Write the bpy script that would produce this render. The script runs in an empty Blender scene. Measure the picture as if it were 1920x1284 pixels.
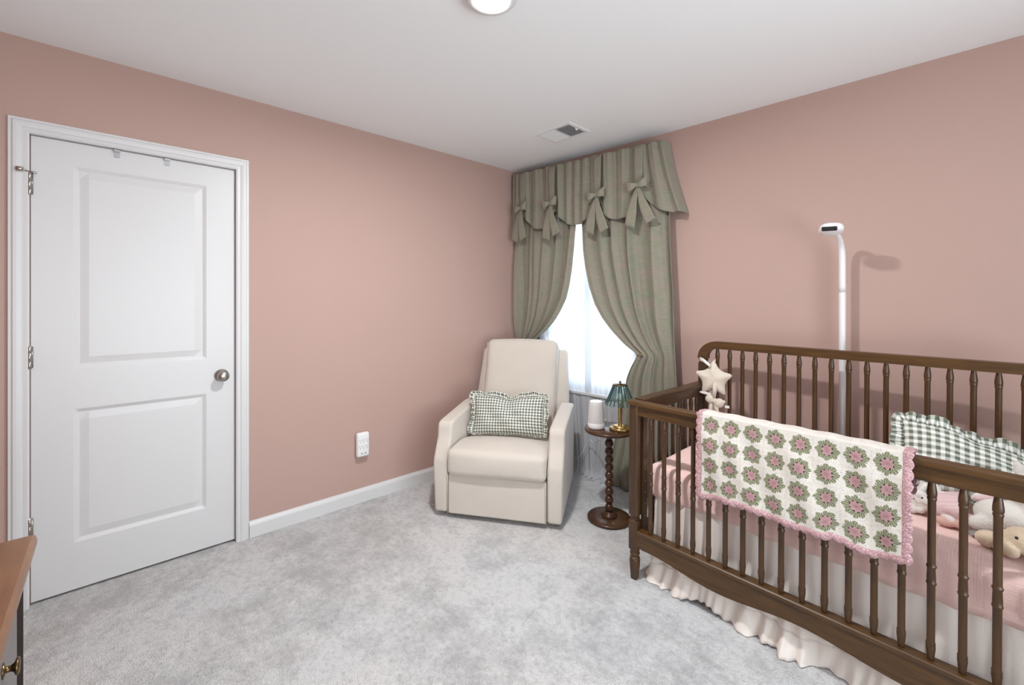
import bpy, bmesh, math, random
from mathutils import Vector, Matrix
random.seed(7)
PI = math.pi
sc = bpy.context.scene
COL = sc.collection

# ------------------------------------------------------------------ camera
cam = bpy.data.objects.new('camera', bpy.data.cameras.new('camera'))
COL.objects.link(cam)
cam.location = (2.786, -2.649, 1.3145)
cam.rotation_euler = (PI/2, 0, math.radians(47.41))
cam.data.sensor_width = 36
cam.data.lens = 36*820/1920
cam.data.shift_y = -77/1920
cam.data.clip_start = 0.02
sc.camera = cam
# ------------------------------------------------------------------ sky, daylight, exposure
world = bpy.data.worlds.new('overcast_sky'); sc.world = world
world.use_nodes = True
bg = world.node_tree.nodes['Background']
bg.inputs[0].default_value = (0.80, 0.90, 1.0, 1); bg.inputs[1].default_value = 3.0
sc.view_settings.view_transform = 'Standard'
sc.view_settings.look = 'None'
sc.view_settings.gamma = 1
sc.view_settings.exposure = 0.13
sc.cycles.max_bounces = 10
sc.cycles.diffuse_bounces = 6
sc.cycles.transparent_max_bounces = 16

def area(name, loc, look, sx, sy, power, colour, spread=180):
    l = bpy.data.lights.new(name, 'AREA'); l.shape = 'RECTANGLE'
    l.size, l.size_y, l.energy, l.color = sx, sy, power, colour
    l.spread = math.radians(spread)
    o = bpy.data.objects.new(name, l); COL.objects.link(o)
    o.location = loc
    o.rotation_euler = (Vector(look)-Vector(loc)).to_track_quat('-Z', 'Y').to_euler()
    return o
# daylight falling on the nursery window (outside the glass); fill light outside an added, unseen side window
area('window_daylight', (0.70, 0.50, 1.45), (0.75, -1.0, 1.25), 1.2, 1.6, 44, (0.78, 0.90, 1.0))
area('added_window_fill', (4.35, -1.9, .70), (1.6, -1.8, 2.44), 2.4, 1.3, 60, (0.90, 0.98, 1.0))

# ------------------------------------------------------------------ node helpers
class E:
    nt = None
    def __init__(s, v): s.v = v
    def _m(s, op, *o):
        n = E.nt.nodes.new('ShaderNodeMath'); n.operation = op
        for i, a in enumerate((s,)+o):
            a = a.v if isinstance(a, E) else a
            if isinstance(a, (int, float)): n.inputs[i].default_value = a
            else: E.nt.links.new(a, n.inputs[i])
        return E(n.outputs[0])
    def __add__(s, o): return s._m('ADD', o)
    __radd__ = __add__
    def __sub__(s, o): return s._m('SUBTRACT', o)
    def __rsub__(s, o): return E(o)._m('SUBTRACT', s)
    def __mul__(s, o): return s._m('MULTIPLY', o)
    __rmul__ = __mul__
    def __truediv__(s, o): return s._m('DIVIDE', o)
    def sin(s): return s._m('SINE')
    def cos(s): return s._m('COSINE')
    def abs(s): return s._m('ABSOLUTE')
    def sqrt(s): return s._m('SQRT')
    def frac(s): return s._m('FRACT')
    def floor(s): return s._m('FLOOR')
    def atan2(s, o): return s._m('ARCTAN2', o)
    def gt(s, o): return s._m('GREATER_THAN', o)
    def lt(s, o): return s._m('LESS_THAN', o)
    def max(s, o): return s._m('MAXIMUM', o)
    def min(s, o): return s._m('MINIMUM', o)
    def pw(s, o): return s._m('POWER', o)
    def sat(s): return s.max(0.0).min(1.0)

class Mat:
    def __init__(s, name, base=(.8,.8,.8), rough=.6, metal=0, **kw):
        s.m = bpy.data.materials.new(name); s.m.use_nodes = True
        s.nt = s.m.node_tree; s.N = s.nt.nodes; s.L = s.nt.links
        s.b = s.N['Principled BSDF']; s.out = s.N['Material Output']
        E.nt = s.nt
        s.set('Base Color', (*base, 1)); s.set('Roughness', rough); s.set('Metallic', metal)
        for k, v in kw.items(): s.set(k.replace('_', ' '), v)
    def set(s, k, v):
        if isinstance(v, E): v = v.v
        if hasattr(v, 'is_linked') and hasattr(v, 'node'): s.L.new(v, s.b.inputs[k])
        else: s.b.inputs[k].default_value = v
    def coord(s, kind='Object', scale=(1,1,1), rot=(0,0,0)):
        t = s.N.new('ShaderNodeTexCoord'); m = s.N.new('ShaderNodeMapping')
        m.inputs['Scale'].default_value = scale; m.inputs['Rotation'].default_value = rot
        s.L.new(t.outputs[kind], m.inputs[0]); return m.outputs[0]
    def xyz(s, v):
        n = s.N.new('ShaderNodeSeparateXYZ'); s.L.new(v, n.inputs[0])
        return [E(o) for o in n.outputs]
    def noise(s, scale, detail=3, rough=.5, vec=None, dist=0):
        n = s.N.new('ShaderNodeTexNoise'); n.inputs['Scale'].default_value = scale
        n.inputs['Detail'].default_value = detail; n.inputs['Roughness'].default_value = rough
        n.inputs['Distortion'].default_value = dist
        s.L.new(vec if vec is not None else s.coord(), n.inputs['Vector'])
        return E(n.outputs[0])
    def vor(s, scale, vec=None, feat='F1'):
        n = s.N.new('ShaderNodeTexVoronoi'); n.inputs['Scale'].default_value = scale; n.feature = feat
        s.L.new(vec if vec is not None else s.coord(), n.inputs['Vector'])
        return E(n.outputs[0])
    def mix(s, f, a, b):
        n = s.N.new('ShaderNodeMix'); n.data_type = 'RGBA'
        for i, q in ((0, f), (6, a), (7, b)):
            q = q.v if isinstance(q, E) else q
            if isinstance(q, tuple): n.inputs[i].default_value = (*q, 1)
            elif isinstance(q, (int, float)): n.inputs[i].default_value = q
            else: s.L.new(q, n.inputs[i])
        return n.outputs[2]
    def ramp(s, f, stops):
        n = s.N.new('ShaderNodeValToRGB'); e = n.color_ramp.elements
        while len(e) < len(stops): e.new(.5)
        for q, (p, c) in zip(e, stops): q.position = p; q.color = (*c, 1)
        s.L.new(f.v, n.inputs[0]); return n.outputs[0]
    def bump(s, h, strength=.3, dist=.01):
        n = s.N.new('ShaderNodeBump'); n.inputs['Strength'].default_value = strength
        n.inputs['Distance'].default_value = dist
        s.L.new(h.v if isinstance(h, E) else h, n.inputs['Height']); s.L.new(n.outputs[0], s.b.inputs['Normal'])
        return s

MT = {}
def mk(name, *a, **k):
    MT[name] = Mat(name, *a, **k); return MT[name]

m = mk('pink_wall_paint', (.50,.342,.295), .75)
n = m.noise(2.0, 2); m.set('Base Color', m.mix(n, (.462,.313,.268), (.476,.323,.277)))
m.bump(m.noise(260, 2), .06, .002)
m = mk('white_ceiling_paint', (.86,.88,.885), .9); m.bump(m.noise(180, 2), .08, .002)
m = mk('white_trim_paint', (.65,.65,.65), .38); m.bump(m.noise(40, 2), .02, .002)
# cut-pile carpet: brushed patches where the pile lies another way
m = mk('carpet_pile', (.6,.57,.555), .98, Sheen_Weight=.25)
co = m.coord()
big = m.noise(1.9, 5, .62, co, .6); mid = m.noise(9, 4, .6, co); fine = m.noise(150, 3, .8, co); fib = m.vor(210, co)
mo = m.noise(38, 4, .75, co); f = ((big-.42)*4.0+(mid-.5)*2.4+(mo-.5)*1.6+.30).sat()
tint = m.noise(1.1, 2, .5, m.coord(scale=(1,1,1), rot=(0,0,.5)))
c1 = m.mix((tint-.4)*3, (.86,.87,.885), (.90,.865,.835))
c2 = m.mix((tint-.4)*3, (.54,.55,.56), (.61,.575,.56))
c = m.mix(f, c2, c1)
sp = ((fine-.5)*1.5+.5).sat()
c = m.mix(((.52-mo)*5).sat()*.30, c, (.36,.35,.35)); c = m.mix(sp*.34, c, (.48,.47,.46)); m.set('Base Color', c)
m.bump(fib*.6+fine+mid*.8+mo*1.5, 1.0, .010)

def wood(name, dark, light, rough, scale=(1,1,14), gr=5.0, coat=.3):
    m = mk(name, light, rough, Coat_Weight=coat*.5, Coat_Roughness=.25)
    co = m.coord(scale=scale); g = m.noise(gr, 6, .6, co, .4); g2 = m.noise(gr*6, 3, .6, co)
    m.set('Base Color', m.mix(((g-.3)*2.0).sat()*.8+g2*.2, dark, light)); m.bump(g2, .04, .002); return m
wood('walnut_stain_vertical', (.030,.012,.003), (.100,.044,.0105), .42, (14,14,1.2))
wood('walnut_stain_long', (.036,.015,.003), (.122,.056,.0115), .40, (1.2,14,14))
wood('walnut_stain_cross', (.030,.013,.0045), (.090,.042,.0145), .40, (14,1.2,14))
wood('side_table_wood', (.036,.014,.006), (.105,.044,.017), .28, (4,4,4), 4)
wood('dresser_top_wood', (.12,.048,.017), (.24,.105,.040), .33, (1.5,12,12))
wood('dresser_dark_wood', (.009,.004,.003), (.018,.008,.006), .75, (12,12,1.5), 5.0, 0)
MT['dresser_dark_wood'].set('Specular IOR Level', .12)
m = mk('dresser_drawer_sheen', (.13,.118,.112), .35)  # grey stands in for bright carpet reflected in dark wood

m = mk('cream_upholstery', (.70,.645,.575), .92, Sheen_Weight=.3)
co = m.coord(); w = m.noise(420, 2, .6, co); w2 = m.noise(7, 3, .5, co)
m.set('Base Color', m.mix(w2, (.62,.565,.50), (.57,.51,.445))); m.bump(w*.5+w2*3, .22, .004)
m = mk('cream_piping', (.55,.50,.44), .9)
m = mk('black_metal', (.015,.015,.015), .5)

def green(name):
    m = mk(name, (.2,.2,.16), .9, Sheen_Weight=.2)
    uv = m.coord('UV', (14, 260, 1)); slub = m.noise(1.0, 4, .7, uv)
    uv2 = m.coord('UV', (300, 22, 1)); warp = m.noise(1.0, 2, .6, uv2)
    mot = m.noise(9, 5, .65, m.coord('UV', (1, 1.6, 1)))
    c = m.mix(((mot-.42)*5).sat(), (.275,.278,.200), (.335,.275,.222))
    c = m.mix(((slub-.52)*4).sat()*.55, c, (.52,.50,.42))
    c = m.mix(((.46-slub)*5).sat()*.5, c, (.13,.125,.10))
    c = m.mix(warp*.25, c, (.12,.12,.10)); m.set('Base Color', c); m.bump(slub*.6+warp*.4, .35, .0025)
    # light from the window glows faintly through the cloth
    tr = m.N.new('ShaderNodeBsdfTranslucent'); tr.inputs[0].default_value = (.40,.50,.47,1)
    mx = m.N.new('ShaderNodeMixShader'); mx.inputs[0].default_value = .10
    m.L.new(m.b.outputs[0], mx.inputs[1]); m.L.new(tr.outputs[0], mx.inputs[2]); m.L.new(mx.outputs[0], m.out.inputs[0])
    return m
green('sage_linen')
m = mk('white_sheer_voile', (.85,.87,.90), .9)
tr = m.N.new('ShaderNodeBsdfTranslucent'); tr.inputs[0].default_value = (.46,.49,.53,1)
tp = m.N.new('ShaderNodeBsdfTransparent'); tp.inputs[0].default_value = (.96,.97,1,1)
m1 = m.N.new('ShaderNodeMixShader'); m1.inputs[0].default_value = .45
m2 = m.N.new('ShaderNodeMixShader'); m2.inputs[0].default_value = .08
m.L.new(m.b.outputs[0], m1.inputs[1]); m.L.new(tr.outputs[0], m1.inputs[2])
m.L.new(m1.outputs[0], m2.inputs[1]); m.L.new(tp.outputs[0], m2.inputs[2]); m.L.new(m2.outputs[0], m.out.inputs[0])

def gingham(name, period, dark=(.105,.135,.105), lite=(.78,.78,.70)):
    m = mk(name, lite, .9)
    x, y, _ = m.xyz(m.coord('UV', (1/period, 1/period, 1)))
    a = ((x.frac()-.5).abs()*12-2.4).sat(); b = ((y.frac()-.5).abs()*12-2.4).sat()
    c = m.mix((a+b)*.5, lite, dark)
    m.set('Base Color', c); m.bump(m.noise(500, 2)+m.noise(22, 3)*2.5, .2, .003)
gingham('gingham_small_check', .0195, (.085,.105,.090)); gingham('gingham_large_check', .0265, (.130,.150,.105), (.82,.83,.78))
m = mk('pink_muslin', (.62,.37,.335), .95, Sheen_Weight=.2)
co = m.coord(); x, y, z = m.xyz(co)
w = (m.noise(10, 4, .6, m.coord(scale=(1,9,6))))
g = ((x*900).sin()+(z*900).sin()+(y*900).sin())*.12
m.set('Base Color', m.mix(m.noise(60, 3, .6, co), (.84,.60,.55), (.80,.55,.50))); m.bump(w*1.5+g+m.noise(120,3,.7,co)*.6, .35, .004)
m = mk('ecru_cotton', (.60,.53,.475), .95)
co = m.coord(); m.set('Base Color', m.mix(m.noise(3, 3, .6, co), (.78,.71,.65), (.82,.76,.70))); m.bump(m.noise(14, 3, .6, m.coord(scale=(3,3,.6)))*2+m.noise(300,2,.5,co)*.3, .30, .005)

# crochet granny squares: pink centre, green eight-petalled ring, white ground
CELLU, CELLV = .0778, .0820
m = mk('crochet_granny_squares', (.78,.76,.70), .95)
uv = m.coord('UV', (1/CELLU, 1/CELLV, 1)); X, Y, _ = m.xyz(uv); front = Y.lt(3.985)
wob = m.noise(2.6, 3, .6, uv); wob2 = m.noise(2.6, 3, .6, m.coord('UV', (1/CELLU, 1/CELLV, 1), (0,0,1.2)))
X = X+(wob-.5)*.20; Y = Y+(wob2-.5)*.20
fx = X.frac()-.5; fy = Y.frac()-.5
r = (fx*fx+fy*fy).sqrt(); th = fy.atan2(fx)
pet = (th*4.0).cos().abs()                      # eight lobes
R1 = (pet*.045+.185)*front
R2 = (pet*.150+.300)*front
hi = m.noise(430, 2, .7, m.coord()); strand = (th*26.0+r*9).sin()*.5+.5
white = m.mix(((hi-.3)*2.2).sat(), (.86,.83,.76), (.56,.51,.45))
gap = ((fx.abs()-.465).max(fy.abs()-.465)).gt(0)
white = m.mix(gap*.35, white, (.62,.56,.52))
holes = m.vor(5.5, uv).gt(.62)*r.gt(.40)
white = m.mix(holes*.0, white, (.25,.2,.18))
grn = m.mix(strand, (.17,.19,.105), (.36,.36,.235))
pnk = m.mix(strand*.8+.1, (.40,.19,.20), (.66,.42,.42))
c = m.mix(r.lt(R2), white, grn)
hole = r.lt(R1+.035)*r.gt(R1-.012)*pet.lt(.62)*front
c = m.mix(r.lt(R1), c, pnk); c = m.mix(hole, c, (.03,.03,.02))
notch = r.gt(.31)*r.lt(.40)*pet.lt(.20)*front
c = m.mix(notch*.85, c, (.07,.07,.05))
dk = m.vor(9.0, uv); c = m.mix(dk.lt(.13)*r.gt(.40)*front*.7, c, (.16,.13,.11))
m.set('Base Color', c)
ht = (hi*.8)+strand*.5*r.lt(R2)+r.lt(R1)*.9+r.lt(R2)*.5-hole*1.2
m.bump(ht, .8, .004)
m = mk('crochet_pink_edging', (.60,.28,.30), .95)
X, Y, _ = m.xyz(m.coord('UV', (300, 300, 1)))
q = m.noise(150, 3, .7, m.coord()); s2 = m.vor(170, m.coord())
m.set('Base Color', m.mix(((s2-.15)*3).sat(), (.70,.50,.50), (.46,.27,.285))); m.bump(q+s2, .9, .003)

def plush(name, a, b, sc_=240):
    m = mk(name, a, 1.0, Sheen_Weight=.6, Sheen_Roughness=.5, Subsurface_Weight=.0)
    n = m.noise(sc_, 3, .7); m.set('Base Color', m.mix(n, a, b)); m.bump(n+m.noise(sc_/5, 3, .6)*1.5, .6, .005)
plush('white_plush', (.80,.76,.70), (.68,.63,.57)); plush('cream_plush', (.74,.67,.56), (.62,.54,.44)); plush('tan_plush', (.76,.61,.44), (.64,.49,.34))
m = mk('pale_pink_knit', (.70,.50,.50), .95); x, y, z = m.xyz(m.coord()); m.bump((y*700).sin()*.4+m.noise(90,3), .5, .004)
mk('bare_pink_skin_cloth', (.62,.38,.32), .8)
mk('satin_ribbon_white', (.78,.75,.71), .4); mk('grey_label_cloth', (.28,.24,.22), .8)
mk('black_bead', (.01,.01,.01), .2)
mk('brushed_nickel', (.42,.39,.36), .28, 1.0); mk('antique_brass', (.52,.36,.15), .27, 1.0); mk('dark_bronze', (.16,.105,.05), .3, 1.0)
mk('white_plastic', (.80,.80,.80), .35); mk('offwhite_plastic', (.68,.67,.66), .55); mk('grey_speaker_cloth', (.58,.56,.55), .8)
mk('lens_black', (.012,.012,.013), .15); mk('slot_dark', (.05,.05,.05), .6); mk('vent_shadow', (.10,.10,.10), .8); mk('grey_metal', (.42,.42,.42), .4, .6)
mk('wood_ring', (.55,.38,.22), .5)
m = mk('fabric_speaker_mesh', (.60,.58,.565), .85); m.bump(m.vor(900), .4, .001)
m = mk('window_glass', (1,1,1), .02)
tp = m.N.new('ShaderNodeBsdfTransparent'); gl = m.N.new('ShaderNodeBsdfGlossy'); gl.inputs['Roughness'].default_value = .02
mx = m.N.new('ShaderNodeMixShader'); mx.inputs[0].default_value = .06
m.L.new(tp.outputs[0], mx.inputs[1]); m.L.new(gl.outputs[0], mx.inputs[2]); m.L.new(mx.outputs[0], m.out.inputs[0])
m = mk('green_ribbed_glass', (.3,.5,.45), .08)
tp = m.N.new('ShaderNodeBsdfTransparent'); tp.inputs[0].default_value = (.94,.975,.965,1)
m.set('Base Color', (.10,.22,.20,1)); m.set('Roughness', .08)
mx = m.N.new('ShaderNodeMixShader'); mx.inputs[0].default_value = .13
m.L.new(tp.outputs[0], mx.inputs[1]); m.L.new(m.b.outputs[0], mx.inputs[2]); m.L.new(mx.outputs[0], m.out.inputs[0])
mk('dark_glass_rib', (.02,.05,.05), .12)
m = mk('lamp_diffuser', (1,1,1), .5); m.set('Emission Color', (1,.96,.90,1)); m.set('Emission Strength', 9.0)

def M(n): return MT[n].m
# ------------------------------------------------------------------ mesh helpers
def link(o, parent=None):
    COL.objects.link(o)
    if parent is not None: o.parent = parent
    return o
def obj(name, V, F, mat, parent=None, smooth=True, uv=None, loc=None, rot=None, mats=None, midx=None):
    me = bpy.data.meshes.new(name); me.from_pydata([tuple(v) for v in V], [], F)
    me.materials.append(M(mat))
    for q in (mats or []): me.materials.append(M(q))
    if midx:
        for p, i in zip(me.polygons, midx): p.material_index = i
    if smooth: me.polygons.foreach_set('use_smooth', [True]*len(me.polygons))
    if uv:
        l = me.uv_layers.new(name='UVMap')
        for lp in me.loops: l.data[lp.index].uv = uv[lp.vertex_index]
    me.update()
    o = bpy.data.objects.new(name, me); link(o, parent)
    if loc: o.location = loc
    if rot: o.rotation_euler = rot
    return o
class G:
    """collects vertices and faces of one mesh"""
    def __init__(s): s.V = []; s.F = []; s.UV = []; s.I = []
    def add(s, V, F, uv=None, mi=0):
        b = len(s.V); s.V += [tuple(v) for v in V]; s.F += [tuple(i+b for i in f) for f in F]
        s.UV += uv if uv else [(v[0], v[2]) for v in V]; s.I += [mi]*len(F); return s
    def box(s, x0, x1, y0, y1, z0, z1, mi=0):
        V = [(x, y, z) for x in (x0, x1) for y in (y0, y1) for z in (z0, z1)]
        return s.add(V, [(0,1,3,2),(4,6,7,5),(0,4,5,1),(2,3,7,6),(0,2,6,4),(1,5,7,3)], None, mi)
    def xf(s, Mx, start=0):
        for i in range(start, len(s.V)): s.V[i] = tuple(Mx @ Vector(s.V[i]))
        return s
    def grid(s, fn, nu, nv, closeu=False, uvs=(1,1), uvfn=None, mi=0):
        V = []; U = []; F = []
        cu = nu if closeu else nu+1
        for j in range(nv+1):
            for i in range(cu):
                u, v = i/nu, j/nv; V.append(fn(u, v)); U.append(uvfn(u, v) if uvfn else (u*uvs[0], v*uvs[1]))
        for j in range(nv):
            for i in range(nu):
                a = j*cu+i; b = j*cu+(i+1) % cu; F.append((a, b, b+cu, a+cu))
        return s.add(V, F, U, mi)
    def lathe(s, prof, n=32, c=(0,0,0), axis='z', caps=True, mi=0):
        V = []; F = []
        for r, h in prof:
            for k in range(n):
                a = 2*PI*k/n; p = (r*math.cos(a), r*math.sin(a), h)
                if axis == 'y': p = (p[0], p[2], p[1])
                if axis == 'x': p = (p[2], p[0], p[1])
                V.append((p[0]+c[0], p[1]+c[1], p[2]+c[2]))
        m_ = len(prof)
        for j in range(m_-1):
            for k in range(n):
                a = j*n+k; b = j*n+(k+1) % n; F.append((a, b, b+n, a+n))
        if caps: F += [tuple(range(n))[::-1], tuple(range((m_-1)*n, m_*n))]
        return s.add(V, F, None, mi)
    def tube(s, path, r, n=10, mi=0, caps=True):
        P = [Vector(p) for p in path]; R = r if isinstance(r, (list, tuple)) else [r]*len(P)
        V = []; F = []; prev = None
        for i, p in enumerate(P):
            t = (P[min(i+1, len(P)-1)]-P[max(i-1, 0)]).normalized()
            if prev is None: a = t.orthogonal().normalized()
            else: a = (prev-t*prev.dot(t)).normalized()
            prev = a; b = t.cross(a)
            for k in range(n):
                q = 2*PI*k/n; V.append(p+(a*math.cos(q)+b*math.sin(q))*R[i])
        for j in range(len(P)-1):
            for k in range(n):
                q = j*n+k; w = j*n+(k+1) % n; F.append((q, w, w+n, q+n))
        if caps: F += [tuple(range(n))[::-1], tuple(range((len(P)-1)*n, len(P)*n))]
        return s.add(V, F, None, mi)
    def prism(s, pts, a, b, axis='x', mi=0):
        """extrude a 2-D outline between a and b along an axis; outline is (y,z), (x,z) or (x,y)"""
        def P(p, t): return {'x': (t, p[0], p[1]), 'y': (p[0], t, p[1]), 'z': (p[0], p[1], t)}[axis]
        n = len(pts); V = [P(p, a) for p in pts]+[P(p, b) for p in pts]
        F = [tuple(range(n))[::-1], tuple(range(n, 2*n))]+[(i, (i+1) % n, n+(i+1) % n, n+i) for i in range(n)]
        return s.add(V, F, None, mi)
    def sweep(s, secs, close=True, mi=0):
        """loft equal-length rings"""
        n = len(secs[0]); V = [p for q in secs for p in q]; F = []
        for j in range(len(secs)-1):
            for k in range(n):
                a = j*n+k; b = j*n+(k+1) % n; F.append((a, b, b+n, a+n))
        F += [tuple(range(n))[::-1], tuple(range((len(secs)-1)*n, len(secs)*n))]
        return s.add(V, F, None, mi)
    def blob(s, c, r, rot=(0,0,0), nu=20, nv=12, mi=0, e=1.0):
        from mathutils import Euler
        R = Euler(rot).to_matrix(); V = []; F = []
        def sg(v, e): return math.copysign(abs(v)**e, v)
        for j in range(nv+1):
            ph = -PI/2+PI*j/nv
            for i in range(nu):
                t = 2*PI*i/nu
                p = Vector((r[0]*sg(math.cos(ph), e)*sg(math.cos(t), e), r[1]*sg(math.cos(ph), e)*sg(math.sin(t), e), r[2]*sg(math.sin(ph), e)))
                V.append(R @ p+Vector(c))
        for j in range(nv):
            for i in range(nu):
                a = j*nu+i; b = j*nu+(i+1) % nu; F.append((a, b, b+nu, a+nu))
        return s.add(V, F, None, mi)
    def done(s, name, mat, parent=None, smooth=True, bevel=0, seg=2, sub=0, solid=0, weld=False, remesh=0, uv=True, loc=None, rot=None, mats=None, off=0):
        o = obj(name, s.V, s.F, mat, parent, smooth, s.UV if uv else None, loc, rot, mats, s.I if mats else None)
        me = o.data
        if weld or remesh or bevel:
            b = bmesh.new(); b.from_mesh(me)
            if weld: bmesh.ops.remove_doubles(b, verts=b.verts, dist=1e-5)
            bmesh.ops.recalc_face_normals(b, faces=b.faces); b.to_mesh(me); b.free()
        if solid:
            q = o.modifiers.new('solid', 'SOLIDIFY'); q.thickness = solid; q.offset = off
        if remesh:
            q = o.modifiers.new('remesh', 'REMESH'); q.mode = 'VOXEL'; q.voxel_size = remesh; q.use_smooth_shade = True
            q = o.modifiers.new('smooth', 'SMOOTH'); q.factor = .5; q.iterations = 6
        if bevel:
            q = o.modifiers.new('bevel', 'BEVEL'); q.width = bevel; q.segments = seg; q.limit_method = 'ANGLE'; q.angle_limit = math.radians(35)
            if smooth:
                for p in me.polygons: p.use_smooth = True
                w = o.modifiers.new('normals', 'WEIGHTED_NORMAL'); w.keep_sharp = False
        if sub:
            q = o.modifiers.new('subsurf', 'SUBSURF'); q.levels = q.render_levels = sub
        return o
def boxo(name, mat, x0, x1, y0, y1, z0, z1, parent=None, bevel=.002, **k):
    return G().box(x0, x1, y0, y1, z0, z1).done(name, mat, parent, bevel=bevel, **k)
def soft(g, hx, hy, hz, r, crown=(0,0,0), c=(0,0,0), fn=None, nm=8, nr=5, uvscale=1):
    """rounded, puffed box"""
    def axis(h):
        rr = min(r, h*.98); a = [-h+rr*(1-math.cos(PI/2*i/nr)) for i in range(nr)]
        mid = [(-h+rr)+(2*h-2*rr)*i/nm for i in range(nm+1)]
        return a+mid+[-x for x in a[::-1]]
    A = [axis(hx), axis(hy), axis(hz)]; H = (hx, hy, hz)
    def pos(p):
        q = Vector(p); inner = Vector([max(-(H[i]-min(r, H[i]*.98)), min(H[i]-min(r, H[i]*.98), q[i])) for i in range(3)])
        d = q-inner
        if d.length > 1e-9:
            # keep roundness with the local radius
            s_ = max(abs(d[i])/min(r, H[i]*.98) for i in range(3)); dn = d.normalized()
            q = inner+Vector([dn[i]*min(r, H[i]*.98)*s_ for i in range(3)])
        a = [1-(q[i]/H[i])**2 for i in range(3)]
        a = [max(0, x) for x in a]
        q = Vector((q[0]+math.copysign(crown[0]*a[1]*a[2], q[0])*(abs(q[0])/hx)**3, q[1]+math.copysign(crown[1]*a[0]*a[2], q[1])*(abs(q[1])/hy)**3, q[2]+math.copysign(crown[2]*a[0]*a[1], q[2])*(abs(q[2])/hz)**3))
        if fn: q = Vector(fn(q))
        return q+Vector(c)
    idx = {}; V = []; F = []; U = []
    def vid(i, j, k):
        if (i, j, k) not in idx:
            idx[(i, j, k)] = len(V); p = (A[0][i], A[1][j], A[2][k]); V.append(pos(p)); U.append((p[0]*uvscale, (p[2]+p[1])*uvscale))
        return idx[(i, j, k)]
    n = [len(a)-1 for a in A]
    for i in range(n[0]):
        for j in range(n[1]):
            F.append((vid(i,j,0), vid(i,j+1,0), vid(i+1,j+1,0), vid(i+1,j,0))); k = n[2]
            F.append((vid(i,j,k), vid(i+1,j,k), vid(i+1,j+1,k), vid(i,j+1,k)))
    for i in range(n[0]):
        for k in range(n[2]):
            F.append((vid(i,0,k), vid(i+1,0,k), vid(i+1,0,k+1), vid(i,0,k+1))); j = n[1]
            F.append((vid(i,j,k), vid(i,j,k+1), vid(i+1,j,k+1), vid(i+1,j,k)))
    for j in range(n[1]):
        for k in range(n[2]):
            F.append((vid(0,j,k), vid(0,j,k+1), vid(0,j+1,k+1), vid(0,j+1,k))); i = n[0]
            F.append((vid(i,j,k), vid(i,j+1,k), vid(i,j+1,k+1), vid(i,j,k+1)))
    g.add(V, F, U); return g
def thing(name, label, cat, loc=(0,0,0), rot=(0,0,0), group=None):
    o = bpy.data.objects.new(name, None); o.empty_display_size = .1; COL.objects.link(o)
    o.location = loc; o.rotation_euler = rot; return tag(o, label, cat, group)
def tag(o, label, cat, group=None):
    o['label'] = label; o['category'] = cat
    if group: o['group'] = group
    return o
def struct(o): o['kind'] = 'structure'; return o
def sub(o, label): o['label'] = label; return o
def ss(a, b, x): t = max(0, min(1, (x-a)/(b-a))); return t*t*(3-2*t)
def interp(tab, x):
    tab = sorted(tab)
    if x <= tab[0][0]: return tab[0][1]
    for (a, p), (b, q) in zip(tab, tab[1:]):
        if x <= b: return p+(q-p)*(x-a)/(b-a)
    return tab[-1][1]
def copy_part(src, parent, loc, rot=None):
    c = src.copy(); COL.objects.link(c); c.parent = parent; c.location = loc
    if rot: c.rotation_euler = rot
    return c

# ================================================================== THE ROOM
SK = math.radians(3.807)            # the window wall runs a few degrees off square
CH = 2.44
RX = 3.95
struct(G().box(-.15, RX+.15, -3.6, .55, -.12, 0).done('floor', 'carpet_pile', smooth=False))
struct(G().box(-.15, RX+.15, -3.6, .55, CH, CH+.12).done('ceiling', 'white_ceiling_paint', smooth=False))
# left wall with the door opening
DY0, DY1, DZ = -2.903, -2.143, 2.036
def holed(L, H, h, t):
    """wall in local (s, depth, z), room face at depth 0 looking to -depth, with a rectangular hole h=(s0,s1,z0,z1)"""
    g = G(); s0, s1, z0, z1 = h
    xs = [0, s0, s1, L]; zs = [0, z0, z1, H] if z0 > 0 else [0, z1, H]
    for i in range(3):
        for k in range(len(zs)-1):
            if i == 1 and ((z0 > 0 and k == 1) or (z0 <= 0 and k == 0)): continue
            g.box(xs[i], xs[i+1], 0, t, zs[k], zs[k+1])
    return g
g = holed(3.45, CH, (-DY1, -DY0, 0, DZ), .12)
g.xf(Matrix.Rotation(-PI/2, 4, 'Z'))            # s runs to -y; depth becomes +x -> flip outwards
g.V = [(-abs(x) if True else x, y, z) for x, y, z in g.V]
struct(g.done('wall_left', 'pink_wall_paint', smooth=False, weld=True))
wr = holed(RX+.1, CH, (.29, 1.19, .62, 2.10), .13)
wall_right = struct(wr.done('wall_right', 'pink_wall_paint', smooth=False, weld=True)); wall_right.rotation_euler = (0, 0, SK)
struct(G().box(-.12, RX+.1, -3.57, -3.45, 0, CH).done('wall_back', 'pink_wall_paint', smooth=False))
g = G()
for a in ((-3.5, -3.05, 0, CH), (-.75, .27, 0, CH), (-3.05, -.75, 0, .45), (-3.05, -.75, 2.25, CH)): g.box(RX, RX+.12, a[0], a[1], a[2], a[3])
struct(g.done('wall_side', 'pink_wall_paint', smooth=False, weld=True))

# baseboards with an eased top
BP = [(0,0), (.014,0), (.014,.066), (.011,.076), (.006,.083), (.004,.090), (0,.090)]
def baseboard(name, a, b, parent=None):
    g = G(); g.prism([(p[0], p[1]) for p in BP], 0, (Vector(b)-Vector(a)).length, 'y')
    o = struct(g.done(name, 'white_trim_paint', smooth=False))
    d = Vector(b)-Vector(a); o.location = a; o.rotation_euler = (0, 0, math.atan2(d.y, d.x)-PI/2)
    return o
baseboard('baseboard_left', (0, -2.079, 0), (0, 0, 0))
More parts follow.
